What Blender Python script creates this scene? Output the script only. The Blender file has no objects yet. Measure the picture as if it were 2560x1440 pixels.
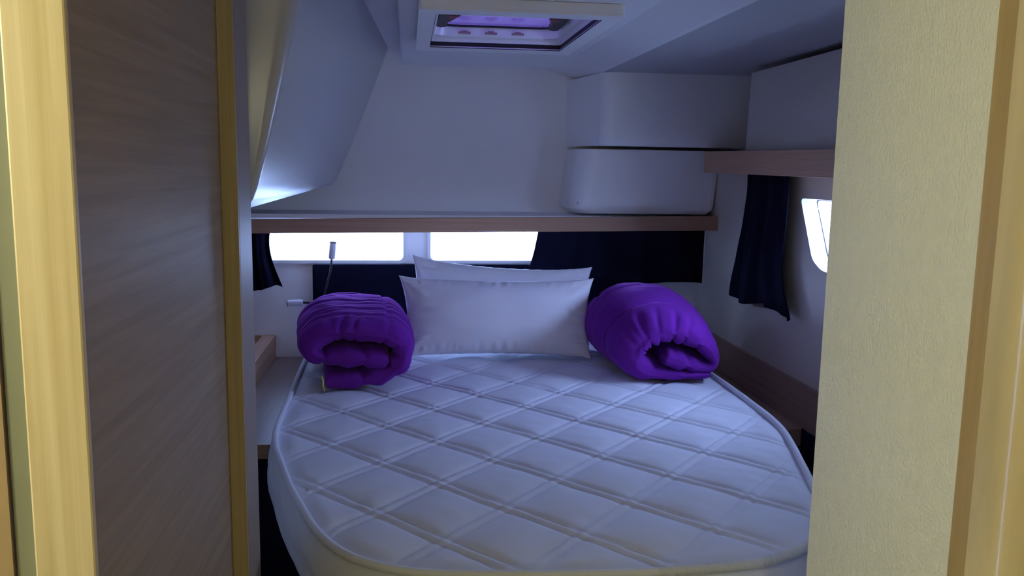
import bpy, bmesh, math, random
from mathutils import Vector, Matrix, noise
R = math.radians
sc = bpy.context.scene
col = sc.collection
random.seed(7)

# ------------------------------------------------------------------ camera
cd = bpy.data.cameras.new('camera')
cd.sensor_fit = 'HORIZONTAL'; cd.sensor_width = 36.0
cd.lens = 36.0 * 2150.0 / 2560.0
cd.clip_start = 0.02; cd.clip_end = 500
cam = bpy.data.objects.new('camera', cd); col.objects.link(cam)
cam.matrix_world = (Matrix.Translation((0, 0, 1.5)) @ Matrix.Rotation(R(-7.0), 4, 'Z')
                    @ Matrix.Rotation(R(90 - 8.18), 4, 'X') @ Matrix.Rotation(R(0.92), 4, 'Z'))
sc.camera = cam

# ------------------------------------------------------------------ world: bright bluish daylight
wd = bpy.data.worlds.new('daylight'); sc.world = wd
wd.use_nodes = True
bg = wd.node_tree.nodes['Background']
bg.inputs['Color'].default_value = (0.41, 0.54, 1.0, 1)
bg.inputs['Strength'].default_value = 31.0

# ------------------------------------------------------------------ added warm fill lamps, unseen behind the camera
BACK_FILL_POWER = 9.0         # added fill lamp at the saloon back wall
PORT_FILL_POWER = 29.0      # added fill lamp on the port side of the saloon
SALOON_COLOR = (1.0, 1.0, 0.68)

# ------------------------------------------------------------------ exposure
sc.view_settings.view_transform = 'Standard'
sc.view_settings.look = 'None'
sc.view_settings.gamma = 1.0
sc.view_settings.use_curve_mapping = False
sc.view_settings.exposure = 0.0
sc.cycles.use_denoising = True
sc.cycles.max_bounces = 12
sc.cycles.diffuse_bounces = 12
sc.cycles.transparent_max_bounces = 12
sc.cycles.sample_clamp_indirect = 8.0


# =================================================================== helpers
def srgb(r, g, b):
    f = lambda c: (c / 255 / 12.92) if c / 255 <= 0.04045 else ((c / 255 + 0.055) / 1.055) ** 2.4
    return (f(r), f(g), f(b), 1)

MATS = {}
def mat(name, color, rough=0.5, spec=0.5, bump=None, var=None, sheen=0.0, coat=0.0, trans=0.0):
    """principled material; bump=(scale, strength, detail), var=(scale, amount) noise colour variation"""
    m = bpy.data.materials.new(name); m.use_nodes = True
    nt = m.node_tree; N = nt.nodes; L = nt.links
    b = N['Principled BSDF']
    b.inputs['Base Color'].default_value = (*color[:3], 1)
    b.inputs['Roughness'].default_value = rough
    b.inputs['Specular IOR Level'].default_value = spec
    b.inputs['Sheen Weight'].default_value = sheen
    b.inputs['Coat Weight'].default_value = coat
    b.inputs['Coat Roughness'].default_value = 0.15
    tc = N.new('ShaderNodeTexCoord')
    if bump:
        n = N.new('ShaderNodeTexNoise'); n.inputs['Scale'].default_value = bump[0]
        n.inputs['Detail'].default_value = bump[2] if len(bump) > 2 else 3
        L.new(tc.outputs['Object'], n.inputs['Vector'])
        bp = N.new('ShaderNodeBump'); bp.inputs['Strength'].default_value = bump[1]
        bp.inputs['Distance'].default_value = 0.002
        L.new(n.outputs['Fac'], bp.inputs['Height']); L.new(bp.outputs['Normal'], b.inputs['Normal'])
    if var:
        n = N.new('ShaderNodeTexNoise'); n.inputs['Scale'].default_value = var[0]
        n.inputs['Detail'].default_value = 4
        L.new(tc.outputs['Object'], n.inputs['Vector'])
        mx = N.new('ShaderNodeMix'); mx.data_type = 'RGBA'
        a = var[1]
        mx.inputs['A'].default_value = (*[c * (1 - a) for c in color[:3]], 1)
        mx.inputs['B'].default_value = (*[min(1, c * (1 + a)) for c in color[:3]], 1)
        L.new(n.outputs['Fac'], mx.inputs['Factor']); L.new(mx.outputs['Result'], b.inputs['Base Color'])
    MATS[name] = m
    return m

def wood(name, c0, c1, scale=(1, 1, 1), rough=0.4, spec=0.4, coat=0.0, bump=0.1):
    """grain: stretched noise; scale small along the grain direction"""
    m = bpy.data.materials.new(name); m.use_nodes = True
    nt = m.node_tree; N = nt.nodes; L = nt.links
    b = N['Principled BSDF']
    b.inputs['Roughness'].default_value = rough
    b.inputs['Specular IOR Level'].default_value = spec
    b.inputs['Coat Weight'].default_value = coat
    b.inputs['Coat Roughness'].default_value = 0.12
    tc = N.new('ShaderNodeTexCoord'); mp = N.new('ShaderNodeMapping')
    mp.inputs['Scale'].default_value = scale
    L.new(tc.outputs['Object'], mp.inputs['Vector'])
    n = N.new('ShaderNodeTexNoise'); n.inputs['Scale'].default_value = 1.0
    n.inputs['Detail'].default_value = 6; n.inputs['Roughness'].default_value = 0.6
    n.inputs['Distortion'].default_value = 0.4
    L.new(mp.outputs['Vector'], n.inputs['Vector'])
    cr = N.new('ShaderNodeValToRGB')
    cr.color_ramp.elements[0].position = 0.32; cr.color_ramp.elements[0].color = (*c0[:3], 1)
    cr.color_ramp.elements[1].position = 0.68; cr.color_ramp.elements[1].color = (*c1[:3], 1)
    L.new(n.outputs['Fac'], cr.inputs['Fac']); L.new(cr.outputs['Color'], b.inputs['Base Color'])
    bp = N.new('ShaderNodeBump'); bp.inputs['Strength'].default_value = bump
    bp.inputs['Distance'].default_value = 0.001
    L.new(n.outputs['Fac'], bp.inputs['Height']); L.new(bp.outputs['Normal'], b.inputs['Normal'])
    MATS[name] = m
    return m

def pane_mat(name, tint, ior=1.45):
    m = bpy.data.materials.new(name); m.use_nodes = True
    nt = m.node_tree; N = nt.nodes; L = nt.links
    N.remove(N['Principled BSDF'])
    out = N['Material Output']
    t = N.new('ShaderNodeBsdfTransparent'); t.inputs['Color'].default_value = (*tint, 1)
    g = N.new('ShaderNodeBsdfGlossy'); g.inputs['Roughness'].default_value = 0.02
    fr = N.new('ShaderNodeFresnel'); fr.inputs['IOR'].default_value = ior
    mx = N.new('ShaderNodeMixShader')
    ge = N.new('ShaderNodeNewGeometry'); iv = N.new('ShaderNodeMath'); iv.operation = 'SUBTRACT'; iv.inputs[0].default_value = 1.0
    ml = N.new('ShaderNodeMath'); ml.operation = 'MULTIPLY'
    L.new(ge.outputs['Backfacing'], iv.inputs[1]); L.new(fr.outputs['Fac'], ml.inputs[0]); L.new(iv.outputs['Value'], ml.inputs[1])
    L.new(ml.outputs['Value'], mx.inputs['Fac']); L.new(t.outputs['BSDF'], mx.inputs[1]); L.new(g.outputs['BSDF'], mx.inputs[2])
    L.new(mx.outputs['Shader'], out.inputs['Surface'])
    MATS[name] = m
    return m

def tag(o, label=None, cat=None, group=None, kind=None):
    if label: o['label'] = label
    if cat: o['category'] = cat
    if group: o['group'] = group
    if kind: o['kind'] = kind
    return o

def obj(name, bm, m, parent=None, smooth=False, bevel=0.0, segs=2, angle=40):
    if isinstance(bm, bmesh.types.BMesh):
        bmesh.ops.recalc_face_normals(bm, faces=bm.faces)
        me = bpy.data.meshes.new(name); bm.to_mesh(me); bm.free()
    else:
        me = bm
    me.materials.append(MATS[m])
    if smooth:
        me.polygons.foreach_set('use_smooth', [True] * len(me.polygons))
    o = bpy.data.objects.new(name, me); col.objects.link(o)
    if parent: o.parent = parent
    if bevel:
        md = o.modifiers.new('bevel', 'BEVEL'); md.width = bevel; md.segments = segs
        md.limit_method = 'ANGLE'; md.angle_limit = R(angle); md.harden_normals = False
    return o

def empty(name, loc=(0, 0, 0)):
    o = bpy.data.objects.new(name, None); col.objects.link(o); o.location = loc
    o.empty_display_size = 0.05
    return o

def adopt(parent, *kids):
    """parent world-space meshes to an empty that carries a location"""
    for k in kids:
        k.parent = parent
        k.matrix_parent_inverse = Matrix.Translation(-Vector(parent.location))

def bx(bm, x0, x1, y0, y1, z0, z1):
    v = [bm.verts.new(p) for p in ((x0, y0, z0), (x1, y0, z0), (x1, y1, z0), (x0, y1, z0),
                                   (x0, y0, z1), (x1, y0, z1), (x1, y1, z1), (x0, y1, z1))]
    for f in ((3, 2, 1, 0), (4, 5, 6, 7), (0, 1, 5, 4), (1, 2, 6, 5), (2, 3, 7, 6), (3, 0, 4, 7)):
        bm.faces.new([v[i] for i in f])
    return bm

def box(*a):
    return bx(bmesh.new(), *a)

def prism(pts, axis, a0, a1):
    """extrude a 2D polygon along axis: 'x' pts=(y,z), 'y' pts=(x,z), 'z' pts=(x,y)"""
    bm = bmesh.new()
    def P(p, a):
        return {'x': (a, p[0], p[1]), 'y': (p[0], a, p[1]), 'z': (p[0], p[1], a)}[axis]
    A = [bm.verts.new(P(p, a0)) for p in pts]; B = [bm.verts.new(P(p, a1)) for p in pts]
    bm.faces.new(A); bm.faces.new(list(reversed(B)))
    n = len(pts)
    for i in range(n):
        bm.faces.new((A[i], A[(i + 1) % n], B[(i + 1) % n], B[i]))
    return bm

def rrect(x0, x1, y0, y1, r, n=6):
    pts = []
    for cx, cy, a0 in ((x1 - r, y1 - r, 0), (x0 + r, y1 - r, 90), (x0 + r, y0 + r, 180), (x1 - r, y0 + r, 270)):
        for i in range(n + 1):
            a = R(a0 + 90 * i / n); pts.append((cx + r * math.cos(a), cy + r * math.sin(a)))
    return pts

def round_poly(pts, r, n=5):
    out = []
    N_ = len(pts)
    for i in range(N_):
        p = Vector(pts[i]); a = (Vector(pts[i - 1]) - p); b = (Vector(pts[(i + 1) % N_]) - p)
        rr = min(r, a.length * .45, b.length * .45)
        s = p + a.normalized() * rr; e = p + b.normalized() * rr
        for k in range(n + 1):
            t = k / n
            q = s * (1 - t) ** 2 + p * 2 * t * (1 - t) + e * t * t
            out.append((q.x, q.y))
    return out

def plate(outer, holes, axis, a0, a1):
    """flat plate with holes, thickness a0..a1 along axis"""
    bm = bmesh.new()
    def P(p, a):
        return {'x': (a, p[0], p[1]), 'y': (p[0], a, p[1]), 'z': (p[0], p[1], a)}[axis]
    loops = []
    for lp in [outer] + holes:
        A = [bm.verts.new(P(p, a0)) for p in lp]; B = [bm.verts.new(P(p, a1)) for p in lp]
        loops.append((A, B))
    for side in (0, 1):
        ed = []
        for lp in loops:
            V = lp[side]
            for i in range(len(V)):
                ed.append(bm.edges.new((V[i], V[(i + 1) % len(V)])))
        bmesh.ops.triangle_fill(bm, edges=ed, use_beauty=True)
    for A, B in loops:
        n = len(A)
        for i in range(n):
            bm.faces.new((A[i], A[(i + 1) % n], B[(i + 1) % n], B[i]))
    return bm

def catmull(pts, n, closed=False):
    P = [Vector(p) for p in pts]; out = []
    m = len(P)
    segs = m if closed else m - 1
    dense = []
    for i in range(segs):
        g = lambda k: P[k % m] if closed else P[max(0, min(m - 1, k))]
        p0, p1, p2, p3 = g(i - 1), g(i), g(i + 1), g(i + 2)
        for k in range(24):
            t = k / 24
            dense.append(0.5 * ((2 * p1) + (p2 - p0) * t + (2 * p0 - 5 * p1 + 4 * p2 - p3) * t * t
                                + (3 * p1 - p0 - 3 * p2 + p3) * t ** 3))
    dense.append(P[0].copy() if closed else P[-1].copy())
    L = [0]
    for a, b in zip(dense, dense[1:]): L.append(L[-1] + (b - a).length)
    cnt = n if closed else n - 1
    j = 0
    for i in range(n):
        s = L[-1] * i / cnt
        while j < len(L) - 2 and L[j + 1] < s: j += 1
        d = L[j + 1] - L[j]
        t = (s - L[j]) / d if d > 1e-9 else 0
        out.append(dense[j].lerp(dense[j + 1], min(1, max(0, t))))
    return out

def tube(path, rad, sides=10, caps=True, closed=False):
    bm = bmesh.new()
    P = [Vector(p) for p in path]; n = len(P); rings = []
    up = Vector((0, 0, 1))
    for i in range(n):
        if closed: t = (P[(i + 1) % n] - P[i - 1]).normalized()
        else: t = (P[min(n - 1, i + 1)] - P[max(0, i - 1)]).normalized()
        a = t.cross(up)
        if a.length < 1e-3: a = t.cross(Vector((0, 1, 0)))
        a.normalize(); b = a.cross(t).normalized()
        r = rad[i] if isinstance(rad, (list, tuple)) else rad
        rings.append([bm.verts.new(P[i] + (a * math.cos(2 * math.pi * k / sides) + b * math.sin(2 * math.pi * k / sides)) * r) for k in range(sides)])
    for i in range(n if closed else n - 1):
        A, B = rings[i], rings[(i + 1) % n]
        for k in range(sides):
            bm.faces.new((A[k], A[(k + 1) % sides], B[(k + 1) % sides], B[k]))
    if caps and not closed:
        bm.faces.new(rings[0]); bm.faces.new(list(reversed(rings[-1])))
    return bm

def lathe(profile, sides=28):
    """profile [(r,z)] about z"""
    bm = bmesh.new(); rings = []
    for r, z in profile:
        if r < 1e-6: rings.append([bm.verts.new((0, 0, z))])
        else: rings.append([bm.verts.new((r * math.cos(2 * math.pi * k / sides), r * math.sin(2 * math.pi * k / sides), z)) for k in range(sides)])
    for A, B in zip(rings, rings[1:]):
        for k in range(sides):
            k2 = (k + 1) % sides
            if len(A) == 1 and len(B) == 1: continue
            if len(A) == 1: bm.faces.new((A[0], B[k2], B[k]))
            elif len(B) == 1: bm.faces.new((A[k], A[k2], B[0]))
            else: bm.faces.new((A[k], A[k2], B[k2], B[k]))
    return bm

def struct(name, bm, m, label=None, **k):
    o = obj(name, bm, m, **k)
    tag(o, label=label, kind='structure')
    return o

def nz(x, y=0.0, z=0.0):
    return noise.noise(Vector((x, y, z)))

# =================================================================== materials
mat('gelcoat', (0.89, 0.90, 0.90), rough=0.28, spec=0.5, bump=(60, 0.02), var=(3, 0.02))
mat('shaded_gelcoat', (0.50, 0.50, 0.51), rough=0.25, spec=0.6, bump=(60, 0.02), var=(3, 0.02))  # white gelcoat with the overhang's dimmer light painted in as grey
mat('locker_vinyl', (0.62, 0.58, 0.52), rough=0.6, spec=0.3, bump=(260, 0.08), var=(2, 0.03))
mat('shaded_ceiling_vinyl', (0.45, 0.45, 0.46), rough=0.5, spec=0.35, bump=(220, 0.08), var=(2, 0.02))  # ceiling vinyl darkened, shade of the flat panel put into the colour
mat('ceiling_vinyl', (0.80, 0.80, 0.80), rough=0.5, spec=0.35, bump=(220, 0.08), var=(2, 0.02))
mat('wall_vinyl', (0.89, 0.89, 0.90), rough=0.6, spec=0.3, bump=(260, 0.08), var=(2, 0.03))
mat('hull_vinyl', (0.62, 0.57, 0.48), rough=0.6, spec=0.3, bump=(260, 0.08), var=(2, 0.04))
mat('window_frame', (0.75, 0.76, 0.80), rough=0.3)
mat('lilac_laminate', (0.26, 0.20, 0.15), rough=0.45, bump=(120, 0.03), var=(4, 0.04))
mat('navy_fabric', (0.006, 0.0065, 0.018), rough=0.9, spec=0.08, sheen=0.0, bump=(500, 0.3), var=(8, 0.25))
mat('navy_carpet', (0.010, 0.012, 0.03), rough=0.95, spec=0.1, bump=(400, 0.5))
mat('mattress_knit', (0.74, 0.78, 0.84), rough=0.75, spec=0.25, sheen=0.1, bump=(700, 0.12), var=(5, 0.03))
mat('pillow_cotton', (0.80, 0.81, 0.85), rough=0.55, spec=0.3, sheen=0.0, bump=(600, 0.08))
mat('purple_nylon', (0.160, 0.024, 0.300), rough=0.7, spec=0.0, sheen=0.3, bump=(25, 0.25, 4), var=(6, 0.10))
mat('yellow_hem', (0.62, 0.60, 0.18), rough=0.7)
mat('white_plastic', (0.70, 0.70, 0.76), rough=0.35)
mat('black_plastic', (0.012, 0.012, 0.018), rough=0.4)
mat('black_rubber', (0.006, 0.006, 0.008), rough=0.6)
mat('red_plastic', (0.30, 0.02, 0.03), rough=0.4)
mat('brown_plastic', (0.28, 0.17, 0.17), rough=0.5)
mat('olive_paint', (0.21, 0.22, 0.155), rough=0.6, bump=(90, 0.1), var=(12, 0.06))
mat('floor_dark', (0.03, 0.028, 0.035), rough=0.7, var=(4, 0.2))
mat('hull_shell', (0.6, 0.6, 0.62), rough=0.4)
wood('oak_shelf', (0.36, 0.205, 0.125), (0.44, 0.265, 0.165), scale=(2, 70, 160), rough=0.45)
wood('oak_side', (0.48, 0.28, 0.17), (0.58, 0.36, 0.22), scale=(70, 2, 160), rough=0.5)
wood('ledge_veneer', (0.22, 0.15, 0.125), (0.27, 0.19, 0.16), scale=(60, 2, 60), rough=0.4)
wood('brown_veneer', (0.33, 0.21, 0.155), (0.41, 0.27, 0.20), scale=(60, 2, 60), rough=0.45)
wood('ash_trim', (0.50, 0.40, 0.22), (0.66, 0.57, 0.38), scale=(75, 75, 1.6), rough=0.4, coat=0.15)
wood('brown_edge', (0.38, 0.30, 0.16), (0.47, 0.385, 0.215), scale=(140, 140, 2.5), rough=0.4)
wood('maple_frame', (0.44, 0.36, 0.185), (0.54, 0.45, 0.24), scale=(14, 14, 3.0), rough=0.25, spec=0.5, coat=0.7)
wood('maple_edge', (0.33, 0.235, 0.105), (0.42, 0.31, 0.15), scale=(40, 40, 2.2), rough=0.4, coat=0.1)
wood('orange_wood', (0.30, 0.21, 0.115), (0.38, 0.275, 0.16), scale=(30, 30, 2.0), rough=0.45)
wood('gray_laminate', (0.265, 0.195, 0.130), (0.340, 0.260, 0.185), scale=(90, 3, 90), rough=0.5, spec=0.2)
pane_mat('window_glass', (0.93, 0.95, 0.97))
pane_mat('hatch_acrylic', (0.168, 0.126, 0.21))

_b = MATS['purple_nylon'].node_tree.nodes['Principled BSDF']
_b.inputs['Sheen Tint'].default_value = (0.75, 0.32, 1.0, 1); _b.inputs['Sheen Roughness'].default_value = 0.35
# pebbled cream vinyl of the near right bulkhead
def pebble():
    m = bpy.data.materials.new('cream_pebble'); m.use_nodes = True
    nt = m.node_tree; N = nt.nodes; L = nt.links
    b = N['Principled BSDF']; b.inputs['Roughness'].default_value = 0.5
    b.inputs['Specular IOR Level'].default_value = 0.35
    tc = N.new('ShaderNodeTexCoord'); mp = N.new('ShaderNodeMapping')
    mp.inputs['Scale'].default_value = (1, 1, 0.72)
    L.new(tc.outputs['Object'], mp.inputs['Vector'])
    v = N.new('ShaderNodeTexVoronoi'); v.inputs['Scale'].default_value = 330; v.feature = 'SMOOTH_F1'
    L.new(mp.outputs['Vector'], v.inputs['Vector'])
    n = N.new('ShaderNodeTexNoise'); n.inputs['Scale'].default_value = 60; n.inputs['Detail'].default_value = 3
    L.new(mp.outputs['Vector'], n.inputs['Vector'])
    ad = N.new('ShaderNodeMath'); ad.operation = 'ADD'
    L.new(v.outputs['Distance'], ad.inputs[0]); L.new(n.outputs['Fac'], ad.inputs[1])
    bp = N.new('ShaderNodeBump'); bp.inputs['Strength'].default_value = 0.7; bp.inputs['Distance'].default_value = 0.0018
    L.new(ad.outputs['Value'], bp.inputs['Height']); L.new(bp.outputs['Normal'], b.inputs['Normal'])
    mx = N.new('ShaderNodeMix'); mx.data_type = 'RGBA'
    mx.inputs['A'].default_value = (0.62, 0.64, 0.60, 1); mx.inputs['B'].default_value = (0.72, 0.74, 0.69, 1)
    L.new(n.outputs['Fac'], mx.inputs['Factor']); L.new(mx.outputs['Result'], b.inputs['Base Color'])
    MATS['cream_pebble'] = m
pebble()

# sea outside
def sea_mat():
    m = bpy.data.materials.new('sea_water'); m.use_nodes = True
    nt = m.node_tree; N = nt.nodes; L = nt.links
    b = N['Principled BSDF']; b.inputs['Base Color'].default_value = (0.30, 0.42, 0.44, 1)
    b.inputs['Roughness'].default_value = 0.35; b.inputs['IOR'].default_value = 1.33
    tc = N.new('ShaderNodeTexCoord'); mp = N.new('ShaderNodeMapping')
    mp.inputs['Scale'].default_value = (0.9, 3.0, 1)
    L.new(tc.outputs['Object'], mp.inputs['Vector'])
    n = N.new('ShaderNodeTexNoise'); n.inputs['Scale'].default_value = 2.2; n.inputs['Detail'].default_value = 5
    L.new(mp.outputs['Vector'], n.inputs['Vector'])
    bp = N.new('ShaderNodeBump'); bp.inputs['Strength'].default_value = 0.12; bp.inputs['Distance'].default_value = 0.03
    L.new(n.outputs['Fac'], bp.inputs['Height']); L.new(bp.outputs['Normal'], b.inputs['Normal'])
    cr = N.new('ShaderNodeValToRGB')
    cr.color_ramp.elements[0].position = 0.33; cr.color_ramp.elements[0].color = (0.015, 0.06, 0.05, 1)
    cr.color_ramp.elements[1].position = 0.40; cr.color_ramp.elements[1].color = (0.38, 0.42, 0.42, 1)
    L.new(n.outputs['Fac'], cr.inputs['Fac']); L.new(cr.outputs['Color'], b.inputs['Base Color'])
    MATS['sea_water'] = m
sea_mat()

# =================================================================== structure
# ---- cabin floor
struct('floor', box(-1.25, 1.75, -1.75, 3.6, -0.04, 0.0), 'floor_dark', 'dark cabin floor')

# ---- lower stern wall with the window openings
WIN = [(-0.66, -0.014), (0.089, 0.60), (0.70, 0.985)]
WZ0, WZ1 = 1.115, 1.262
holes = [rrect(a, b, WZ0, WZ1, 0.02) for a, b in WIN]
struct('wall_stern', plate([(-1.0, 0), (1.32, 0), (1.32, 1.30), (-1.0, 1.30)], holes, 'y', 3.42, 3.45), 'wall_vinyl',
       'pale wall below the back shelf')
for i, (a, b) in enumerate(WIN):
    w = empty('window_%d' % (i + 1), ((a + b) / 2, 3.44, WZ0)); tag(w, kind='structure')
    fr = obj('window_frame', plate(rrect(a - 0.012, b + 0.012, WZ0 - 0.012, WZ1 + 0.012, 0.028),
                                   [rrect(a + 0.003, b - 0.003, WZ0 + 0.003, WZ1 - 0.003, 0.019)], 'y', 3.405, 3.4199),
             'window_frame', bevel=0.002)
    gl = obj('pane', box(a - 0.005, b + 0.005, 3.452, 3.457, WZ0 - 0.005, WZ1 + 0.005), 'window_glass')
    adopt(w, fr, gl)

# ---- upper back wall (moulded liner above the shelf)
struct('wall_back', box(-1.0, 1.32, 3.5, 3.54, 1.29, 1.96), 'wall_vinyl', 'white moulded liner above the back shelf')
struct('wall_back_sill', box(-1.0, 1.32, 3.4505, 3.54, 1.262, 1.292), 'hull_shell')

# ---- left overhang: slanted moulded box under the deck
def overhang():
    bm = bmesh.new()
    prof = [(-1.0, 1.405), (-0.60, 1.405), (-0.320, 1.405), (-0.292, 1.412), (-0.279, 1.430), (-0.268, 1.455), (-0.235, 1.53), (-0.19, 1.64),
            (-0.145, 1.755), (-0.105, 1.86), (-0.079, 1.93), (-0.075, 1.945), (-1.0, 1.945)]
    ys = [1.60, 1.604, 1.612, 1.624, 1.64, 1.66, 1.70, 2.0, 2.4, 2.8, 3.2, 3.36, 3.40, 3.43, 3.46, 3.485, 3.4999]
    rings = []
    for y in ys:
        ring = []
        for k, (x, z) in enumerate(prof):
            dx = 0; zz = z; yy = y
            if k >= 2 and k <= 11: dx -= 0.17 * max(0, z - 1.45) * (3.5 - y) / 1.9
            # soft front corner: radius grows with height
            if 2 <= k <= 11:
                rad = 0.010 + 0.035 * max(0, (z - 1.45) / 0.5)
                d = (y - 1.60) / max(rad, 1e-4)
                if d < 1: dx -= rad * (1 - math.sqrt(max(0, 1 - (1 - d) ** 2)))
            # lower edge lifts where it runs into the back wall
            if y > 3.30 and k <= 6:
                t = (y - 3.30) / 0.20
                lift = 0.055 * (1 - math.sqrt(max(0, 1 - t * t)))
                zz = max(z, 1.405 + lift)
                if k >= 2: dx += 0.38 * max(0, zz - z)
            ring.append(bm.verts.new((x + dx, yy, zz)))
        rings.append(ring)
    n = len(prof)
    for A, B in zip(rings, rings[1:]):
        for k in range(n):
            bm.faces.new((A[k], A[(k + 1) % n], B[(k + 1) % n], B[k]))
    bm.faces.new(rings[0]); bm.faces.new(list(reversed(rings[-1])))
    return bm
o = struct('wall_overhang', overhang(), 'shaded_gelcoat', 'glossy white slanted moulding overhanging the left of the bed', smooth=True)
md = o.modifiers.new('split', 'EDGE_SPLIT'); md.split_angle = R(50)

# ---- ceiling: upper skin with hatch hole, slab around the hatch, right-hand field
HX0, HX1, HY0, HY1 = 0.066, 0.457, 2.06, 2.64            # hatch opening
struct('ceiling', plate([(-1.04, 1.05), (1.33, 1.05), (1.33, 3.56), (-1.04, 3.56)],
                        [rrect(HX0 - 0.03, HX1 + 0.03, HY0 - 0.03, HY1 + 0.03, 0.03)], 'z', 1.945, 1.97), 'ceiling_vinyl', 'white cabin ceiling')
struct('ceiling_slab', plate([(-0.022, 1.12), (0.572, 1.12), (0.572, 3.385), (-0.022, 3.385)],
                             [rrect(HX0 - 0.03, HX1 + 0.03, HY0 - 0.03, HY1 + 0.03, 0.03)], 'z', 1.868, 1.944), 'ceiling_vinyl',
       'lowered ceiling panel carrying the deck hatch', bevel=0.006)
# right ceiling field: coved strip then flat, the flat's shade put into its colour
struct('ceiling_cove', prism([(0.5725, 1.944), (0.5725, 1.874), (0.585, 1.870), (0.62, 1.860), (0.66, 1.848), (0.690, 1.838), (0.705, 1.836), (0.705, 1.944)],
                             'y', 1.115, 3.4999), 'ceiling_vinyl', 'white coved ceiling strip beside the hatch panel')
struct('ceiling_right', box(0.7055, 1.30, 1.115, 3.4999, 1.836, 1.944), 'shaded_ceiling_vinyl', 'white ceiling panel above the side locker, with shade put into its colour')
# roof over the saloon
struct('ceiling_saloon', box(-1.25, 1.75, -1.75, 1.05, 2.06, 2.10), 'ceiling_vinyl')
struct('trim_header', box(-1.25, 1.75, 0.66, 1.10, 1.90, 2.06), 'ash_trim')

# ---- right moulded blocks on the back wall
def block(x0, x0t, x1, x1t, y, z0, z1, rx, yb=3.4999, skew=0.0, rb=0.03):
    """rounded moulding standing off the back wall, left side coved back to the wall"""
    bm = bmesh.new(); rings = []
    nz_ = 14
    for i in range(nz_ + 1):
        t = i / nz_
        z = z0 + (z1 - z0) * t
        b = 0
        zz = z - z0
        if zz < rb: b = rb - math.sqrt(max(0, rb * rb - (rb - zz) ** 2))
        xl = x0 + (x0t - x0) * t + b; xr = x1 + (x1t - x1) * t - b * 0.6
        yf = y + b * 0.7
        pts = [(xl - skew, yb)]
        for k in range(9):
            a = R(180 + 90 * k / 8)
            pts.append((xl + rx + rx * math.cos(a), yf + rx + rx * math.sin(a)))
        r2 = 0.03
        for k in range(7):
            a = R(270 + 90 * k / 6)
            pts.append((xr - r2 + r2 * math.cos(a), yf + r2 + r2 * math.sin(a)))
        pts.append((xr, yb))
        rings.append([bm.verts.new((p[0], p[1], z)) for p in pts])
    n = len(rings[0])
    for A, B in zip(rings, rings[1:]):
        for k in range(n):
            bm.faces.new((A[k], A[(k + 1) % n], B[(k + 1) % n], B[k]))
    bm.faces.new(rings[0]); bm.faces.new(list(reversed(rings[-1])))
    return bm
o = struct('wall_moulding_lower', block(0.615, 0.645, 1.182, 1.205, 3.225, 1.318, 1.562, 0.075), 'gelcoat', 'lower rounded white moulding above the right of the shelf', smooth=True)
o.modifiers.new('split', 'EDGE_SPLIT').split_angle = R(50)
ch = bmesh.new(); bx(ch, 0.6455, 0.6505, 3.2425, 3.26, 1.3545, 1.3625); bx(ch, 0.648, 0.6505, 3.243, 3.26, 1.342, 1.347)
obj('chipped_spot', ch, 'black_rubber', parent=o)
o = struct('wall_moulding_upper', block(0.700, 0.700, 1.30, 1.30, 3.12, 1.574, 1.8359, 0.05, skew=0.06, rb=0.012), 'gelcoat', 'upper square white moulding below the ceiling', smooth=True)
o.modifiers.new('split', 'EDGE_SPLIT').split_angle = R(50)

# ---- right hull wall with side window
SWO = [(2.505, 1.412), (2.405, 1.235), (2.345, 1.210), (2.20, 1.205), (2.02, 1.205), (1.97, 1.24), (1.95, 1.416)]
sw_in = round_poly(SWO, 0.022)
cx, cz = 2.23, 1.31
sw_out = [(cx + (p[0] - cx) * 0.992, cz + (p[1] - cz) * 0.96) for p in sw_in]
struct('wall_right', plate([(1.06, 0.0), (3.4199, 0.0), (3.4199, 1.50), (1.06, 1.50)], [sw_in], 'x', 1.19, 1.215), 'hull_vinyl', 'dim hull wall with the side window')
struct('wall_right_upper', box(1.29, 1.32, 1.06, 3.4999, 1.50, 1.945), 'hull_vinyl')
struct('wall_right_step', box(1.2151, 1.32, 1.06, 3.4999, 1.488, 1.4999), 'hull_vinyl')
w = empty('window_4', (1.24, 1.9, 1.2)); tag(w, kind='structure')
def reveal():
    bm = bmesh.new(); n = len(sw_in)
    A = [bm.verts.new((1.188, *p)) for p in sw_in]; B = [bm.verts.new((1.238, *p)) for p in sw_out]
    Bo = [bm.verts.new((1.238, cx + (p[0] - cx) * 1.03, cz + (p[1] - cz) * 1.10)) for p in sw_in]
    Ao = [bm.verts.new((1.216, cx + (p[0] - cx) * 1.03, cz + (p[1] - cz) * 1.10)) for p in sw_in]
    for i in range(n):
        j = (i + 1) % n
        bm.faces.new((A[i], A[j], B[j], B[i])); bm.faces.new((B[i], B[j], Bo[j], Bo[i])); bm.faces.new((Bo[i], Bo[j], Ao[j], Ao[i]))
        bm.faces.new((Ao[i], Ao[j], A[j], A[i]))
    return bm
f1 = obj('window_frame', reveal(), 'window_frame')
def ring_gasket():
    bm = bmesh.new(); L_ = []
    for x, fa, fb in ((1.2362, 1.001, 1.006), (1.2362, 0.9965, 0.978), (1.2394, 0.9965, 0.978), (1.2394, 1.001, 1.006)):
        L_.append([bm.verts.new((x, cx + (p[0] - cx) * fa, cz + (p[1] - cz) * fb)) for p in sw_out])
    n = len(sw_out)
    for A, B in zip(L_, L_[1:] + L_[:1]):
        for i in range(n):
            bm.faces.new((A[i], A[(i + 1) % n], B[(i + 1) % n], B[i]))
    return bm
gk = obj('gasket', ring_gasket(), 'black_rubber')
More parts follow.
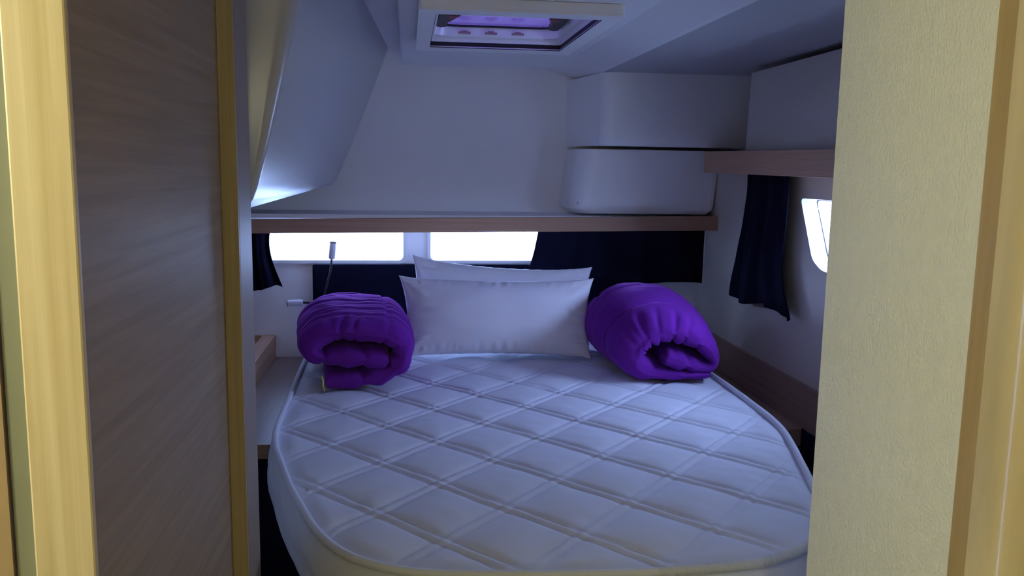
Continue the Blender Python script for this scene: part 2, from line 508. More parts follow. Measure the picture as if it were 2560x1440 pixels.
g1 = obj('pane', prism([(cx + (p[0] - cx) * 1.02, cz + (p[1] - cz) * 1.08) for p in sw_out], 'x', 1.240, 1.246), 'window_glass')
adopt(w, f1, gk, g1)

struct('shade_panel_right', box(1.172, 1.1899, 1.105, 2.369, 0.001, 0.7295), 'navy_carpet')  # dark board added to paint the shade on the lower hull wall
struct('wall_right_corner', box(1.205, 1.32, 3.4505, 3.4995, 1.309, 1.4875), 'hull_vinyl')
struct('wall_right_corner_end', box(1.2155, 1.32, 3.38, 3.4500, 1.3015, 1.4875), 'hull_vinyl')
# ---- hidden cabin sides so that the cabin is closed
struct('wall_left_hull', box(-1.03, -1.0, 1.36, 3.54, 0, 1.96), 'hull_vinyl')
struct('wall_front_left', box(-1.25, -0.30, 1.36, 1.42, 0, 1.945), 'wall_vinyl')
struct('wall_front_right', box(0.5955, 1.32, 1.06, 1.10, 0, 1.945), 'wall_vinyl')

# ---- near left partition, post and door-frame trims
struct('wall_left', box(-0.31, -0.272, 0.752, 1.3195, 0, 1.90), 'gray_laminate', 'grey wood-grain partition panel along the left of the doorway')
p = struct('wall_left_post', box(-0.31, -0.249, 1.324, 1.425, 0, 1.90), 'lilac_laminate', 'pale post closing the partition panel', bevel=0.002)
obj('edge_strip', box(-0.276, -0.2495, 1.3195, 1.3239, 0, 1.90), 'brown_edge', parent=p)
struct('trim_1', box(-0.3195, -0.2695, 0.744, 0.7519, 0, 1.90), 'ash_trim', 'pale ash door-frame trim at the left edge', bevel=0.002)
struct('trim_2', box(-0.3352, -0.3197, 0.7475, 0.775, 0, 1.90), 'olive_paint', 'olive painted strip beside the ash trim')
struct('wall_saloon_left', box(-1.25, -0.3375, 0.745, 0.775, 0, 2.06), 'orange_wood', 'orange-brown wood bulkhead at the far left edge')

# ---- near right bulkhead
struct('wall_right_panel', box(0.565, 0.595, 0.790, 1.100, 0, 1.90), 'cream_pebble', 'cream pebbled vinyl wall panel at the right of the doorway', bevel=0.0015)
struct('trim_3', box(0.5615, 0.61, 0.7575, 0.7899, 0, 1.90), 'maple_edge', 'brown wood edging beside the cream panel', bevel=0.001)
struct('trim_4', prism([(0.64, 0.738), (0.5435, 0.738), (0.5435, 0.716)] + [(0.5835 - 0.04 * math.cos(R(a)), 0.716 - 0.04 * math.sin(R(a))) for a in range(6, 91, 6)] + [(0.64, 0.676)], 'z', 0, 1.90), 'maple_frame',
       'rounded maple door post at the right edge', smooth=True).modifiers.new('split', 'EDGE_SPLIT').split_angle = R(40)
struct('wall_saloon_right', box(0.612, 1.75, 0.7525, 0.80, 0, 2.06), 'orange_wood')
# saloon shell behind the camera
struct('wall_saloon_back', box(-1.25, 1.75, -1.75, -1.70, 0, 2.06), 'ash_trim')
struct('wall_saloon_port', box(-1.25, -1.20, -1.70, 0.705, 0, 2.06), 'ash_trim')
struct('wall_saloon_starboard', box(1.70, 1.75, -1.70, 0.7525, 0, 2.06), 'ash_trim')
def fill_lamp(loc, rot, off, power, label):  # unseen lamps added to throw warm light on doorway and cabin
    w_ = empty('fill_lamp', loc); tag(w_, label, 'lamp')
    p_ = obj('back_plate', lathe([(0, 0), (0.07, 0), (0.07, 0.012), (0.055, 0.02), (0, 0.02)]), 'white_plastic', parent=w_, smooth=True)
    p_.rotation_euler = rot
    d_ = bpy.data.lights.new('fill_lamp_light', 'POINT'); d_.shadow_soft_size = 0.09; d_.energy = power; d_.color = SALOON_COLOR
    l_ = bpy.data.objects.new('fill_lamp_light', d_); col.objects.link(l_); l_.parent = w_; l_.location = off
fill_lamp((-1.2, 0.30, 1.70), (0, R(90), 0), (0.13, 0, 0), PORT_FILL_POWER, 'added fill lamp on the port side of the saloon')
fill_lamp((0.25, -1.70, 1.45), (R(-90), 0, 0), (0, 0.13, 0), BACK_FILL_POWER, 'added fill lamp on the back wall of the saloon')
# ---- portals guide sky light through the openings
def portal(loc, rot, sx, sy):
    d = bpy.data.lights.new('daylight_portal', 'AREA'); d.shape = 'RECTANGLE'; d.size = sx; d.size_y = sy
    d.cycles.is_portal = True
    o = bpy.data.objects.new('daylight_portal', d); col.objects.link(o); o.location = loc; o.rotation_euler = rot
for a, b in WIN:
    portal(((a + b) / 2, 3.47, (WZ0 + WZ1) / 2), (R(-90), 0, 0), b - a + 0.02, WZ1 - WZ0 + 0.02)
portal((1.265, 2.23, 1.31), (0, R(90), 0), 0.25, 0.62)
portal(((HX0 + HX1) / 2, (HY0 + HY1) / 2, 1.985), (0, 0, 0), 0.5, 0.7)

# ---- sea around the boat
def sea():
    bm = bmesh.new()
    for x0, x1, y0, y1 in ((-80, -1.4, -80, 80), (1.9, 80, -80, 80), (-1.4, 1.9, 3.7, 80), (-1.4, 1.9, -80, -1.9)):
        v = [bm.verts.new(q) for q in ((x0, y0, 0.15), (x1, y0, 0.15), (x1, y1, 0.15), (x0, y1, 0.15))]
        bm.faces.new(v)
    return bm
tag(obj('sea', sea(), 'sea_water'), 'bright rippling sea water outside the side window', 'water', kind='stuff')

# =================================================================== shelves, ledges, headboard
s = empty('back_shelf', (0.3, 3.35, 1.24)); tag(s, 'long oak-faced shelf running across the back wall above the windows', 'shelf')
a1 = obj('shelf_board', box(-0.998, 1.288, 3.222, 3.4995, 1.2935, 1.308), 'wall_vinyl')
a2 = obj('front_fascia', prism([(-0.998, 1.232), (1.203, 1.259), (1.203, 1.315), (-0.998, 1.2826)], 'y', 3.20, 3.2215), 'oak_shelf', bevel=0.0015)
adopt(s, a1, a2)

s = empty('side_shelf', (1.14, 2.3, 1.48)); tag(s, 'oak-faced shelf along the right hull above the side curtain', 'shelf')
a1 = obj('shelf_board', box(1.122, 1.29, 1.12, 3.118, 1.488, 1.502), 'oak_side')
a2 = obj('front_fascia', prism([(3.138, 1.481), (3.138, 1.560), (1.12, 1.543), (1.12, 1.474)], 'x', 1.10, 1.1219), 'oak_side', bevel=0.0015)
adopt(s, a1, a2)

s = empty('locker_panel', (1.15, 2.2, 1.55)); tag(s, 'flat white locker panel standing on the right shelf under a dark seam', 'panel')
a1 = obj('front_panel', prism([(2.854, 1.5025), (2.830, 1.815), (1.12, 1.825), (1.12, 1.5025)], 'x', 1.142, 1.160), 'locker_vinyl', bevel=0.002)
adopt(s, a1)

o = obj('headboard', box(-0.366, 0.99, 3.372, 3.404, 0.72, 1.106), 'navy_fabric', bevel=0.008, segs=3)
tag(o, 'flat navy fabric headboard behind the white pillows', 'headboard')

# aft ledge either side of the mattress and low bed platform
s = empty('side_ledge', (-0.6, 2.9, 0.69)); tag(s, 'lilac-topped ledge left of the mattress below the small wooden locker', 'ledge')
a1 = obj('ledge_top', box(-0.998, -0.358, 2.345, 3.418, 0.705, 0.73), 'ledge_veneer')
a2 = obj('front_edge', box(-0.998, -0.358, 2.33, 2.3449, 0.69, 0.7305), 'oak_shelf')
a3 = obj('front_panel', box(-0.998, -0.30, 2.35, 2.37, 0.001, 0.689), 'navy_carpet')
adopt(s, a1, a2, a3)
s = empty('side_ledge', (1.05, 2.9, 0.69)); tag(s, 'dark brown veneer ledge between the mattress and the right hull wall', 'ledge')
a1 = obj('ledge_top', box(0.979, 1.1745, 2.395, 3.37, 0.70, 0.73), 'brown_veneer')
a2 = obj('front_edge', box(0.979, 1.189, 2.37, 2.3949, 0.675, 0.7305), 'brown_veneer', bevel=0.005, segs=3)
a3 = obj('upstand', box(1.1747, 1.1895, 1.105, 3.37, 0.7310, 0.858), 'brown_veneer')
adopt(s, a1, a2, a3)

s = empty('bedside_locker', (-0.7, 3.0, 0.73)); tag(s, 'low two-board wooden locker with a trayed top at the left of the bed', 'locker')
def locker_top():
    bm = plate([(-0.95, 2.45), (-0.5155, 2.45), (-0.5155, 3.4165), (-0.95, 3.4165)], [rrect(-0.93, -0.566, 2.5, 3.4, 0.01)], 'z', 0.7755, 0.8205)
    return bm
a1 = obj('body', box(-0.95, -0.518, 2.455, 3.4165, 0.7305, 0.7735), 'oak_side')
a2 = obj('tray_rim', locker_top(), 'oak_side', bevel=0.002)
a3 = obj('tray_floor', box(-0.93, -0.566, 2.5, 3.4, 0.7745, 0.803), 'oak_shelf')
adopt(s, a1, a2, a3)

# =================================================================== mattress
OUT = [(-0.330, 3.22), (-0.330, 3.0), (-0.330, 2.80), (-0.326, 2.55), (-0.321, 2.361), (-0.317, 2.15), (-0.311, 2.04), (-0.295, 1.935), (-0.268, 1.83),
       (-0.234, 1.70), (-0.200, 1.595), (-0.166, 1.495), (-0.130, 1.420), (-0.080, 1.355), (-0.010, 1.312), (0.09, 1.290), (0.22, 1.277),
       (0.38, 1.272), (0.53, 1.280), (0.625, 1.306), (0.700, 1.355), (0.762, 1.44), (0.803, 1.535), (0.835, 1.64), (0.870, 1.76),
       (0.905, 1.885), (0.931, 2.0), (0.943, 2.13), (0.948, 2.28), (0.950, 2.50), (0.952, 2.8), (0.952, 3.0), (0.952, 3.22), (0.94, 3.28), (0.90, 3.30), (0.6, 3.302), (0.31, 3.302), (0.0, 3.302), (-0.27, 3.30), (-0.315, 3.28)]
NA = 960
outl = catmull([(x, y, 0) for x, y in OUT], NA, closed=True)
MC = Vector((0.31, 2.28, 0)); ZT = 0.85
va = Vector((0.1215, -0.1335)); vb = Vector((0.1245, 0.1385)); p0 = Vector((0.067, 1.966))
det = va.x * vb.y - va.y * vb.x
spA = abs(det) / va.length; spB = abs(det) / vb.length
def groove(d, w=0.0065):
    return math.exp(-(d / w) ** 2)
def quilt(x, y, edge):
    qx, qy = x - p0.x, y - p0.y
    wob = 0.010 * nz(x * 5, y * 5, 3.1)
    i = (qx * vb.y - qy * vb.x) / det + wob; j = (va.x * qy - va.y * qx) / det + wob * .7
    dA = abs(j - round(j)) * spA; dB = abs(i - round(i)) * spB
    g = 0.012
    hA = groove(dA - g); hB = groove(dB - g)
    puff = (1 - math.exp(-(max(0, dA - g) / 0.028))) * (1 - math.exp(-(max(0, dB - g) / 0.030)))
    band = max(0, 1 - (dA / g) ** 2) if dA < g else 0
    bandB = max(0, 1 - (dB / g) ** 2) if dB < g else 0
    h = 0.0085 * puff - 0.0034 * hA - 0.0024 * hB + 0.0022 * band + 0.0014 * bandB
    h += 0.002 * nz(x * 9, y * 9, 1.0) + 0.0012 * nz(x * 25, y * 25, 2.0)
    return h * edge - 0.004
def mattress_top():
    NR = 170
    V = [(MC.x, MC.y, ZT)]; F = []
    for r in range(1, NR + 1):
        s_ = (r / NR)
        s_ = 1 - (1 - s_) * (0.9 + 0.1 * (1 - s_)) if False else s_
        for k in range(NA):
            q = MC.lerp(outl[k], s_)
            de = (outl[k] - q).length
            e = min(1, de / 0.05); e = e * e * (3 - 2 * e)
            V.append((q.x, q.y, ZT + 0.004 * e + quilt(q.x, q.y, 0.25 + 0.75 * e)))
    for k in range(NA):
        F.append((0, 1 + k, 1 + (k + 1) % NA))
    for r in range(NR - 1):
        b = 1 + r * NA
        for k in range(NA):
            k2 = (k + 1) % NA
            F.append((b + k, b + NA + k, b + NA + k2, b + k2))
    me = bpy.data.meshes.new('quilted_top'); me.from_pydata(V, [], F)
    return me
def outn(k):
    t = outl[(k + 3) % NA] - outl[k - 3]
    return Vector((t.y, -t.x, 0)).normalized() * (1 if (outl[k] - MC).dot(Vector((t.y, -t.x, 0))) > 0 else -1)
def mattress_side():
    prof = [(0.000, ZT - 0.004), (0.010, ZT - 0.016), (0.019, ZT - 0.040), (0.022, ZT - 0.07), (0.020, ZT - 0.10), (0.010, ZT - 0.126), (0.0, ZT - 0.14)]
    V = []; F = []
    prof = [(a.x, a.y) for a in catmull([(p[0], p[1], 0) for p in prof], 26)]
    for j, (dx, z) in enumerate(prof):
        for k in range(NA):
            n = outn(k); q = outl[k]
            w = 0.0035 * nz(k * 0.045, j * 0.22, 5) + 0.0025 * nz(k * 0.12, j * 0.4, 9)
            w *= math.sin(math.pi * j / 25)
            V.append((q.x + n.x * (dx + w), q.y + n.y * (dx + w), z))
    for j in range(len(prof) - 1):
        for k in range(NA):
            k2 = (k + 1) % NA
            F.append((j * NA + k, j * NA + k2, (j + 1) * NA + k2, (j + 1) * NA + k))
    F.append([(len(prof) - 1) * NA + k for k in range(NA)])
    me = bpy.data.meshes.new('side_band'); me.from_pydata(V, [], F)
    return me
mt = empty('mattress', (0.31, 2.28, 0.71)); tag(mt, 'white quilted double mattress with rounded foot filling the cabin', 'mattress')
k1 = obj('quilted_top', mattress_top(), 'mattress_knit', smooth=True)
k2 = obj('side_band', mattress_side(), 'mattress_knit', smooth=True)
pip = [outl[k] + outn(k) * 0.003 + Vector((0, 0, ZT + 0.0035 + 0.0012 * nz(k * 0.06, 1))) for k in range(0, NA, 3)]
k3 = obj('piping', tube(pip, 0.0078, 8, closed=True), 'mattress_knit', smooth=True)
# whip stitches over the piping at the foot of the mattress
st = bmesh.new()
for k2_ in range(0, 2 * NA):
    k = k2_ // 2
    q = outl[k].lerp(outl[(k + 1) % NA], 0.5 * (k2_ % 2))
    if q.y < 1.42 and q.x > 0.40:
        n = outn(k); c = q + n * 0.003 + Vector((0, 0, ZT + 0.0035))
        t = (outl[(k + 1) % NA] - q).normalized()
        pts = []
        for a in range(-2, 6):
            an = R(a * 36); pts.append(c + n * math.cos(an) * 0.0085 + Vector((0, 0, 1)) * math.sin(an) * 0.0085 + t * (a * 0.0005))
        rr = tube(pts, 0.0006, 4)
        tmp = bpy.data.meshes.new('t'); rr.to_mesh(tmp); rr.free(); st.from_mesh(tmp); bpy.data.meshes.remove(tmp)
k4 = obj('whip_stitching', st, 'mattress_knit'); k4['kind'] = 'stuff'
adopt(mt, k1, k2, k3, k4)

# bed base under the mattress
def base():
    pts = [MC + (outl[k] - MC) * 0.90 for k in range(0, NA, 8)]
    return prism([(p.x, p.y) for p in pts if True], 'z', 0.001, 0.7085)
o = obj('bed_base', base(), 'navy_carpet', smooth=False); tag(o, 'dark navy bed base under the overhanging mattress', 'bed base')

# =================================================================== pillows
def pillow_mesh(w, h, th, seed, sag=0.03, taper=0.0):
    NU, NV = 90, 50
    V = []; F = []
    idx = {}
    def pt(u, v, s):
        # outline: edges pull inwards between pointed corners
        ex = 1 - 0.055 * (1 - v * v) - taper * (1 - v) * 0.5
        ey = 1 - (sag / h * 2) * (1 - u * u)
        # pointed ears
        ear = (abs(u) * abs(v)) ** 9
        x = u * w / 2 * (ex + 0.012 * ear); z = v * h / 2 * (ey + 0.05 * ear)
        f = max(0, (1 - abs(u) ** 3.2)) ** 0.62 * max(0, (1 - abs(v) ** 2.6)) ** 0.62
        y = s * th / 2 * f
        # gathers along the seams
        ed = max(abs(u), abs(v))
        wr = 0
        if ed > 0.72:
            k = (ed - 0.72) / 0.28
            c = u * w if abs(v) > abs(u) else v * h
            g = nz(c * 26 + seed * 7, s * 3, seed) + 0.6 * nz(c * 60, s * 5, seed + 4)
            wr = 0.007 * g * k * (1 - k) * 4
        y += s * (wr + 0.006 * nz(u * 2.3 + seed, v * 2, s) * f)
        # corner creases
        cd = math.hypot(1 - abs(u), (1 - abs(v)) * h / w)
        if cd < 0.35:
            a = math.atan2((1 - abs(v)) * h / w, 1 - abs(u))
            y += s * 0.006 * math.sin(a * 9 + seed) * max(0, cd / 0.35) * (1 - cd / 0.35) * 3 * f
        z += 0.002 * nz(u * 14 + seed, v * 3, 8) * (abs(v) > .98)
        return (x, y, z)
    for s in (1, -1):
        for i in range(NU + 1):
            for j in range(NV + 1):
                u = -1 + 2 * i / NU; v = -1 + 2 * j / NV
                u = math.sin(u * math.pi / 2) * 0.5 + u * 0.5; v = math.sin(v * math.pi / 2) * 0.5 + v * 0.5
                edge = i in (0, NU) or j in (0, NV)
                if s == -1 and edge:
                    idx[(s, i, j)] = idx[(1, i, j)]; continue
                idx[(s, i, j)] = len(V); V.append(pt(u, v, s))
    for s in (1, -1):
        for i in range(NU):
            for j in range(NV):
                q = [idx[(s, i, j)], idx[(s, i + 1, j)], idx[(s, i + 1, j + 1)], idx[(s, i, j + 1)]]
                F.append(q if s == -1 else q[::-1])
    me = bpy.data.meshes.new('pillow'); me.from_pydata(V, [], F)
    return me
def pillow(label, loc, rot, w, h, th, seed, sag, taper=0.0):
    o = obj('pillow', pillow_mesh(w, h, th, seed, sag, taper), 'pillow_cotton', smooth=True)
    o.location = loc; o.rotation_euler = rot
    tag(o, label, 'pillow', 'white pillows against the headboard')
    return o
pillow('front white pillow standing on the mattress and leaning on the pillow behind', (0.300, 2.822, 0.993), (R(-22), R(0.6), R(-1.5)), 0.655, 0.266, 0.140, 1.0, 0.010, 0.05)
pillow('rear white pillow showing only its top edge behind the front pillow', (0.332, 2.985, 1.023), (R(-14), R(3.8), R(1.5)), 0.640, 0.270, 0.105, 2.0, 0.020)

# =================================================================== rolled comforters
def roll_mesh(cpath, y0, length, half, x0, k, xc, yb, gmid, grear, seed, lean=0.0, wr=1.0, lift=0.0, seam_s=None):
    """cpath: centre line of the rolled layer seen from the end, in drawing units; swept along +y"""
    N_, M_ = 150, 90
    C3 = catmull([((p[0] - xc) * k, (yb - p[1]) * k, p[2] * k) for p in cpath], N_)
    HW = [c.z * half for c in C3]; C2 = [Vector((c.x, c.y)) for c in C3]
    cen = sum(C2, Vector((0, 0))) / N_
    nrm = []
    for i in range(N_):
        t = (C2[min(N_ - 1, i + 1)] - C2[max(0, i - 1)]).normalized(); nrm.append(Vector((-t.y, t.x)))
    V = []; F = []
    ring = 2 * N_
    for m in range(M_ + 1):
        t = m / M_
        # axial position with denser sections at the ends
        t = 0.5 - 0.5 * math.cos(math.pi * t)
        a = abs(2 * t - 1)
        puff = max(0.0, 1 - a ** 14) ** 0.5 * 0.86 + 0.14
        if t < 0.5: g = 1 + (gmid - 1) * math.sin(min(1, t / 0.5) * math.pi / 2) ** 1.0
        else: g = grear + (gmid - grear) * math.cos((t - 0.5) * math.pi) ** 0.7 if t < 1 else grear
        pts = []
        for side in (1, -1):
            rng = range(N_) if side == 1 else range(N_ - 1, -1, -1)
            for i in rng:
                s_ = i / (N_ - 1)
                endr = min(1, min(s_, 1 - s_) / 0.024); endr = math.sqrt(max(0, 1 - (1 - endr) ** 2))
                hh = HW[i] * puff * (0.12 + 0.88 * endr)
                outer = 1
                # creases: run around the roll (constant t), wavering, fading in and out
                L_ = s_ * 1.2
                tw = t + 0.03 * nz(L_ * 4, seed, 1) + 0.02 * nz(L_ * 11, seed, t * 3)
                cr = 0
                for c_, wdt, dp in CREASES[seed]:
                    fade = max(0, 0.55 + 0.9 * nz(L_ * 3.2 + c_ * 17, seed * 3, c_))
                    cr += dp * fade * math.exp(-((tw - c_) / wdt) ** 2)
                lump = 0.0045 * nz(L_ * 7, t * 6, seed) + 0.002 * nz(L_ * 20, t * 16, seed + 3)
                # gathers at the two open ends
                gat = (0.009 * nz(L_ * 20, seed, 2) - 0.004 * abs(nz(L_ * 34, seed, 6))) * max(0, 1 - min(t, 1 - t) / 0.13) ** 0.7
                d = hh + (lump - cr * wr + gat) * endr * min(1, puff * 1.3)
                for es, ed_, ew in ENDC[seed]:
                    d -= ed_ * math.exp(-((s_ + 0.15 * (min(t, 0.3)) - es) / ew) ** 2) * max(0, 1 - t / 0.16) * endr
                if seam_s is not None:
                    for ss in seam_s:
                        d -= 0.006 * math.exp(-((s_ - ss) / 0.006) ** 2) * endr
                q = C2[i] + nrm[i] * (side * max(0.002, d))
                zz = q.y * (1 + (g - 1) * 0.95)
                xx = cen.x + (q.x - cen.x) * (1 + (g - 1) * 0.9)
                pts.append((x0 + xx + lean * t * length, y0 + t * length + 0.010 * nz(L_ * 5, side, seed) * (1 - 2 * t), 0.8555 + max(0.0, zz) + lift * math.sin(math.pi * t)))
        V += pts
    for m in range(M_):
        for i in range(ring):
            i2 = (i + 1) % ring
            F.append((m * ring + i, m * ring + i2, (m + 1) * ring + i2, (m + 1) * ring + i))
    for m in (0, M_):
        b = m * ring
        for i in range(N_ - 1):
            f = (b + i, b + i + 1, b + ring - 2 - i, b + ring - 1 - i)
            F.append(f if m else f[::-1])
    me = bpy.data.meshes.new('rolled_comforter'); me.from_pydata(V, [], F)
    return me
ENDC = {1: [(0.36, 0.009, 0.012), (0.53, 0.009, 0.010), (0.575, 0.012, 0.009), (0.13, 0.008, 0.012), (0.78, 0.010, 0.010), (0.25, 0.008, 0.010), (0.92, 0.010, 0.012)],
        2: [(0.40, 0.014, 0.008), (0.45, 0.016, 0.008), (0.51, 0.012, 0.007), (0.56, 0.014, 0.009), (0.61, 0.010, 0.008), (0.33, 0.012, 0.008), (0.67, 0.010, 0.010), (0.10, 0.010, 0.012)]}
CREASES = {
    1: [(0.14, 0.012, 0.010), (0.21, 0.008, 0.007), (0.26, 0.014, 0.012), (0.33, 0.007, 0.006), (0.38, 0.010, 0.010), (0.47, 0.013, 0.012), (0.55, 0.008, 0.006), (0.63, 0.014, 0.012), (0.75, 0.012, 0.010), (0.86, 0.015, 0.010)],
    2: [(0.21, 0.007, 0.016), (0.52, 0.009, 0.009), (0.74, 0.012, 0.008)],
}
r1 = empty('rolled_comforter', (-0.135, 2.7, 0.853))
tag(r1, 'wrinkled purple comforter rolled up at the left of the pillows with its flap hanging out', 'comforter', 'rolled purple comforters')
path1 = [(815, 812, 78), (1000, 810, 80), (1190, 785, 82), (1330, 728, 88), (1405, 630, 92), (1392, 530, 92), (1290, 452, 90), (1110, 432, 86), (900, 432, 88), (775, 466, 92), (708, 540, 92), (735, 612, 85), (830, 628, 84), (960, 628, 86), (1110, 636, 86), (1300, 652, 86)]
c1 = obj('cover', roll_mesh(path1, 2.395, 0.62, 1.0, -0.140, 3.66e-4, 1060, 890, 1.10, 0.92, 1, lean=-0.08, seam_s=(0.415,)), 'purple_nylon', smooth=True)
hem = tube([Vector(p) for p in ((-0.232, 2.398, 0.861), (-0.236, 2.394, 0.875), (-0.235, 2.395, 0.892), (-0.240, 2.40, 0.902))], 0.0028, 6)
c2 = obj('hem_binding', hem, 'yellow_hem', smooth=True)
adopt(r1, c1, c2)
r2 = empty('rolled_comforter', (0.78, 2.75, 0.853))
tag(r2, 'plump purple comforter rolled up at the right of the pillows near the hull', 'comforter', 'rolled purple comforters')
path2 = [(742, 742, 80), (870, 778, 78), (990, 812, 56), (1090, 830, 38), (1140, 790, 42), (1110, 715, 60), (1020, 625, 85), (890, 560, 102), (750, 540, 105), (620, 570, 110), (520, 655, 115), (505, 755, 105), (580, 835, 85), (720, 868, 62), (880, 880, 48), (1020, 880, 42), (1110, 872, 36)]
c3 = obj('cover', roll_mesh(path2, 2.445, 0.60, 1.0, 0.772, 3.85e-4, 750, 930, 1.34, 0.95, 2, lean=0.03, wr=0.9, lift=0.006, seam_s=(0.58,)), 'purple_nylon', smooth=True)
adopt(r2, c3)

# =================================================================== curtains
def sheet(left, right, nfold, amp, plane, nu=110, nv=60, seed=0, flare=1.0, hem=0.0):
    """left/right: edge curves [(h, z)] top to bottom along the horizontal axis of the wall; plane(h,z,depth)->xyz"""
    Lc = catmull([(p[0], p[1], 0) for p in left], nv); Rc = catmull([(p[0], p[1], 0) for p in right], nv)
    V = []; F = []
    for j in range(nv):
        v = j / (nv - 1)
        for i in range(nu):
            u = i / (nu - 1)
            p = Lc[j].lerp(Rc[j], u)
            ph = u * nfold * 2 * math.pi + 0.8 * nz(u * 3, v * 1.3, seed)
            d = amp * (0.55 + 0.45 * v * flare) * (math.sin(ph) + 0.35 * math.sin(ph * 2.3 + 1.3 * v + seed)) + 0.004 * nz(u * 9, v * 4, seed)
            hz = p.y + hem * v ** 6 * math.sin(ph * 0.5 + seed)
            V.append(plane(p.x, hz, d))
    for j in range(nv - 1):
        for i in range(nu - 1):
            a = j * nu + i
            F.append((a, a + 1, a + nu + 1, a + nu))
    me = bpy.data.meshes.new('cloth'); me.from_pydata(V, [], F)
    return me
def curtain(label, me, loc):
    r = empty('curtain', loc); tag(r, label, 'curtain', 'navy window curtains')
    c = obj('cloth', me, 'navy_fabric', smooth=True)
    sd = c.modifiers.new('thick', 'SOLIDIFY'); sd.thickness = 0.0025
    adopt(r, c)
    return r
yb_ = lambda y: (lambda h, z, d: (h, y + d, z))
curtain('short navy curtain gathered at the left end of the stern windows',
        sheet([(-0.66, 1.262), (-0.65, 1.15), (-0.66, 1.012)], [(-0.513, 1.262), (-0.522, 1.195), (-0.512, 1.12), (-0.477, 1.015)], 2.5, 0.016, yb_(3.355), seed=1, flare=1.6, hem=0.010), (-0.58, 3.35, 1.03))
curtain('wide navy curtain drawn over the right part of the stern windows',
        sheet([(0.513, 1.27), (0.498, 1.18), (0.478, 1.10), (0.47, 1.05)], [(1.187, 1.27), (1.187, 1.16), (1.186, 1.035)], 4.3, 0.006, yb_(3.335), nu=180, seed=2, hem=0.004), (0.85, 3.33, 1.03))
hull = lambda h, z, d: (1.150 + d, h, z)
curtain('long navy curtain hanging beside the side window under the shelf',
        sheet([(2.832, 1.486), (2.84, 1.37), (2.895, 1.19), (2.935, 1.047)], [(2.50, 1.486), (2.50, 1.37), (2.51, 1.20), (2.435, 1.056)], 2.6, 0.013, hull, seed=3, hem=0.012), (1.15, 2.8, 1.04))

# =================================================================== reading lamps
def lamp_part(path, head0, head1, label, mount):
    r = empty('reading_lamp', mount); tag(r, label, 'lamp', 'gooseneck reading lamps')
    st_ = obj('gooseneck', tube(catmull(path, 40), 0.0042, 10), 'black_plastic', smooth=True)
    h0, h1 = Vector(head0), Vector(head1); L_ = (h1 - h0).length
    hd = obj('lamp_head', lathe([(0.0, 0), (0.0085, 0), (0.0125, 0.005), (0.0125, L_), (0.0113, L_), (0.0105, L_ - 0.018), (0, L_ - 0.018)]), 'white_plastic', smooth=True)
    hd.modifiers.new('split', 'EDGE_SPLIT').split_angle = R(40)
    rg = obj('lens_ring', lathe([(0.0112, L_ - 0.001), (0.0128, L_ - 0.001), (0.0130, L_ + 0.0015), (0.0108, L_ + 0.0015)]), 'black_plastic', smooth=True)
    ln = obj('lens', lathe([(0.0, L_ - 0.012), (0.0105, L_ - 0.012), (0.0105, L_ - 0.0125), (0, L_ - 0.0125)]), 'black_plastic', smooth=True)
    q = Vector((0, 0, 1)).rotation_difference(h1 - h0).to_matrix().to_4x4()
    mb = obj('mount', lathe([(0, 0), (0.018, 0), (0.018, 0.006), (0.014, 0.010), (0, 0.010)]), 'black_plastic', smooth=True)
    for o_ in (hd, rg, ln):
        o_.matrix_world = Matrix.Translation(h0) @ q
    mb.matrix_world = Matrix.Translation(Vector(mount)) @ Matrix.Rotation(R(90), 4, 'X')
    for o_ in (st_, hd, rg, ln, mb):
        mw = o_.matrix_world.copy(); o_.parent = r; o_.matrix_parent_inverse = Matrix.Translation(-Vector(mount)); o_.matrix_basis = mw
    return r
lamp_part([(-0.325, 3.362, 0.93), (-0.325, 3.33, 0.935), (-0.318, 3.305, 0.98), (-0.303, 3.298, 1.04), (-0.290, 3.297, 1.09), (-0.285, 3.296, 1.135)],
          (-0.2848, 3.296, 1.134), (-0.2785, 3.290, 1.198), 'white reading lamp pointing up in front of the left window', (-0.325, 3.371, 0.93))
lamp_part([(-0.29, 3.362, 0.965), (-0.29, 3.33, 0.966), (-0.305, 3.305, 0.967), (-0.34, 3.30, 0.967), (-0.395, 3.30, 0.967)],
          (-0.394, 3.30, 0.967), (-0.452, 3.30, 0.965), 'white reading lamp lying sideways on the wall beside the headboard', (-0.29, 3.371, 0.965))

# =================================================================== deck hatch
ht = empty('deck_hatch', (0.26, 2.35, 1.84)); tag(ht, 'opening deck hatch with a purple-tinted pane in the ceiling', 'hatch')
fr = obj('trim_frame', plate(rrect(0.026, 0.500, 2.0, 2.72, 0.012), [rrect(HX0 - 0.021, HX1 + 0.021, HY0 - 0.021, HY1 + 0.021, 0.006)], 'z', 1.8456, 1.8675), 'gelcoat', bevel=0.002, segs=2)
lip = obj('frame_lip', plate(rrect(0.026, 0.500, 2.0, 2.72, 0.012), [rrect(HX0, HX1, HY0, HY1, 0.006)], 'z', 1.840, 1.8455), 'gelcoat', bevel=0.001)
g1 = obj('gasket', plate(rrect(HX0 - 0.02, HX1 + 0.02, HY0 - 0.02, HY1 + 0.02, 0.012), [rrect(HX0 - 0.002, HX1 + 0.002, HY0 - 0.002, HY1 + 0.002, 0.006)], 'z', 1.8460, 1.8575), 'black_rubber')
g2 = obj('lip_black_ring', plate(rrect(HX0 + 0.0005, HX1 - 0.0005, HY0 + 0.0005, HY1 - 0.0005, 0.006), [rrect(HX0 + 0.0015, HX1 - 0.0015, HY0 + 0.0015, HY1 - 0.0020, 0.006)], 'z', 1.8405, 1.8425), 'black_rubber')  # thin black ring just inside the frame lip
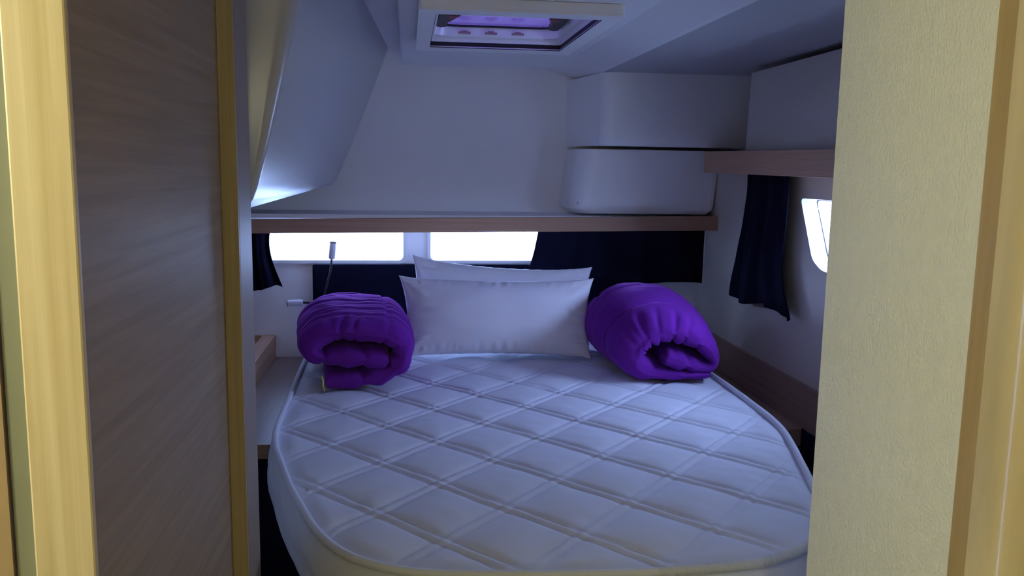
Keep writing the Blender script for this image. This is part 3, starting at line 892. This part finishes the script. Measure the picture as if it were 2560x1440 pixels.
def shaft():
    bm = bmesh.new(); rings = []
    for ins, z, r_ in ((-0.028, 1.8580, 0.02), (-0.001, 1.8580, 0.02), (0.000, 1.8595, 0.02), (0.002, 1.8690, 0.03), (0.004, 1.8705, 0.03), (0.011, 1.8715, 0.035),
                       (0.013, 1.8735, 0.04), (0.018, 1.899, 0.05), (0.019, 1.9035, 0.05), (-0.028, 1.9035, 0.02)):
        pts = rrect(HX0 + ins, HX1 - ins, HY0 + ins, HY1 - ins, r_, 8)
        rings.append([bm.verts.new((p[0], p[1], z)) for p in pts])
    n = len(rings[0])
    for A, B in zip(rings, rings[1:] + rings[:1]):
        for k in range(n):
            bm.faces.new((A[k], A[(k + 1) % n], B[(k + 1) % n], B[k]))
    return bm
sh = obj('shaft', shaft(), 'gelcoat', smooth=True); sh.modifiers.new('split', 'EDGE_SPLIT').split_angle = R(35)
g3 = obj('pane_seal', plate(rrect(HX0 + 0.0170, HX1 - 0.0170, HY0 + 0.0170, HY1 - 0.0170, 0.05, 8), [rrect(HX0 + 0.0235, HX1 - 0.0235, HY0 + 0.0235, HY1 - 0.0235, 0.045, 8)], 'z', 1.8992, 1.9048), 'black_rubber')
pn = obj('pane', prism(rrect(HX0 - 0.02, HX1 + 0.02, HY0 - 0.02, HY1 + 0.02, 0.04), 'z', 1.905, 1.912), 'hatch_acrylic')
kids = [fr, lip, g1, g2, sh, g3, pn]
def latch(x, y, flip):
    l = obj('latch', prism([(x, y + 0.085), (x, y + 0.20), (x + flip * 0.012, y + 0.215), (x + flip * 0.030, y + 0.20), (x + flip * 0.032, y + 0.13), (x + flip * 0.062, y), (x + flip * 0.006, y)], 'z', 1.886, 1.9045), 'black_plastic', bevel=0.003)
    v = obj('latch_lever', prism([(x + flip * 0.030, y + 0.004), (x + flip * 0.056, y + 0.004), (x + flip * 0.046, y + 0.05), (x + flip * 0.030, y + 0.05)], 'z', 1.8845, 1.8858), 'red_plastic')
    v.parent = l
    return l
kids += [latch(HX0 + 0.016, 2.345, 1), latch(HX1 - 0.020, 2.345, -1)]
for x in (0.168, 0.247, 0.327):
    hb = bmesh.new(); bx(hb, x - 0.018, x + 0.018, 2.617, 2.628, 1.881, 1.8855); bx(hb, x - 0.009, x + 0.009, 2.617, 2.628, 1.8856, 1.889)
    kids.append(obj('hinge', hb, 'brown_plastic'))
adopt(ht, *kids)
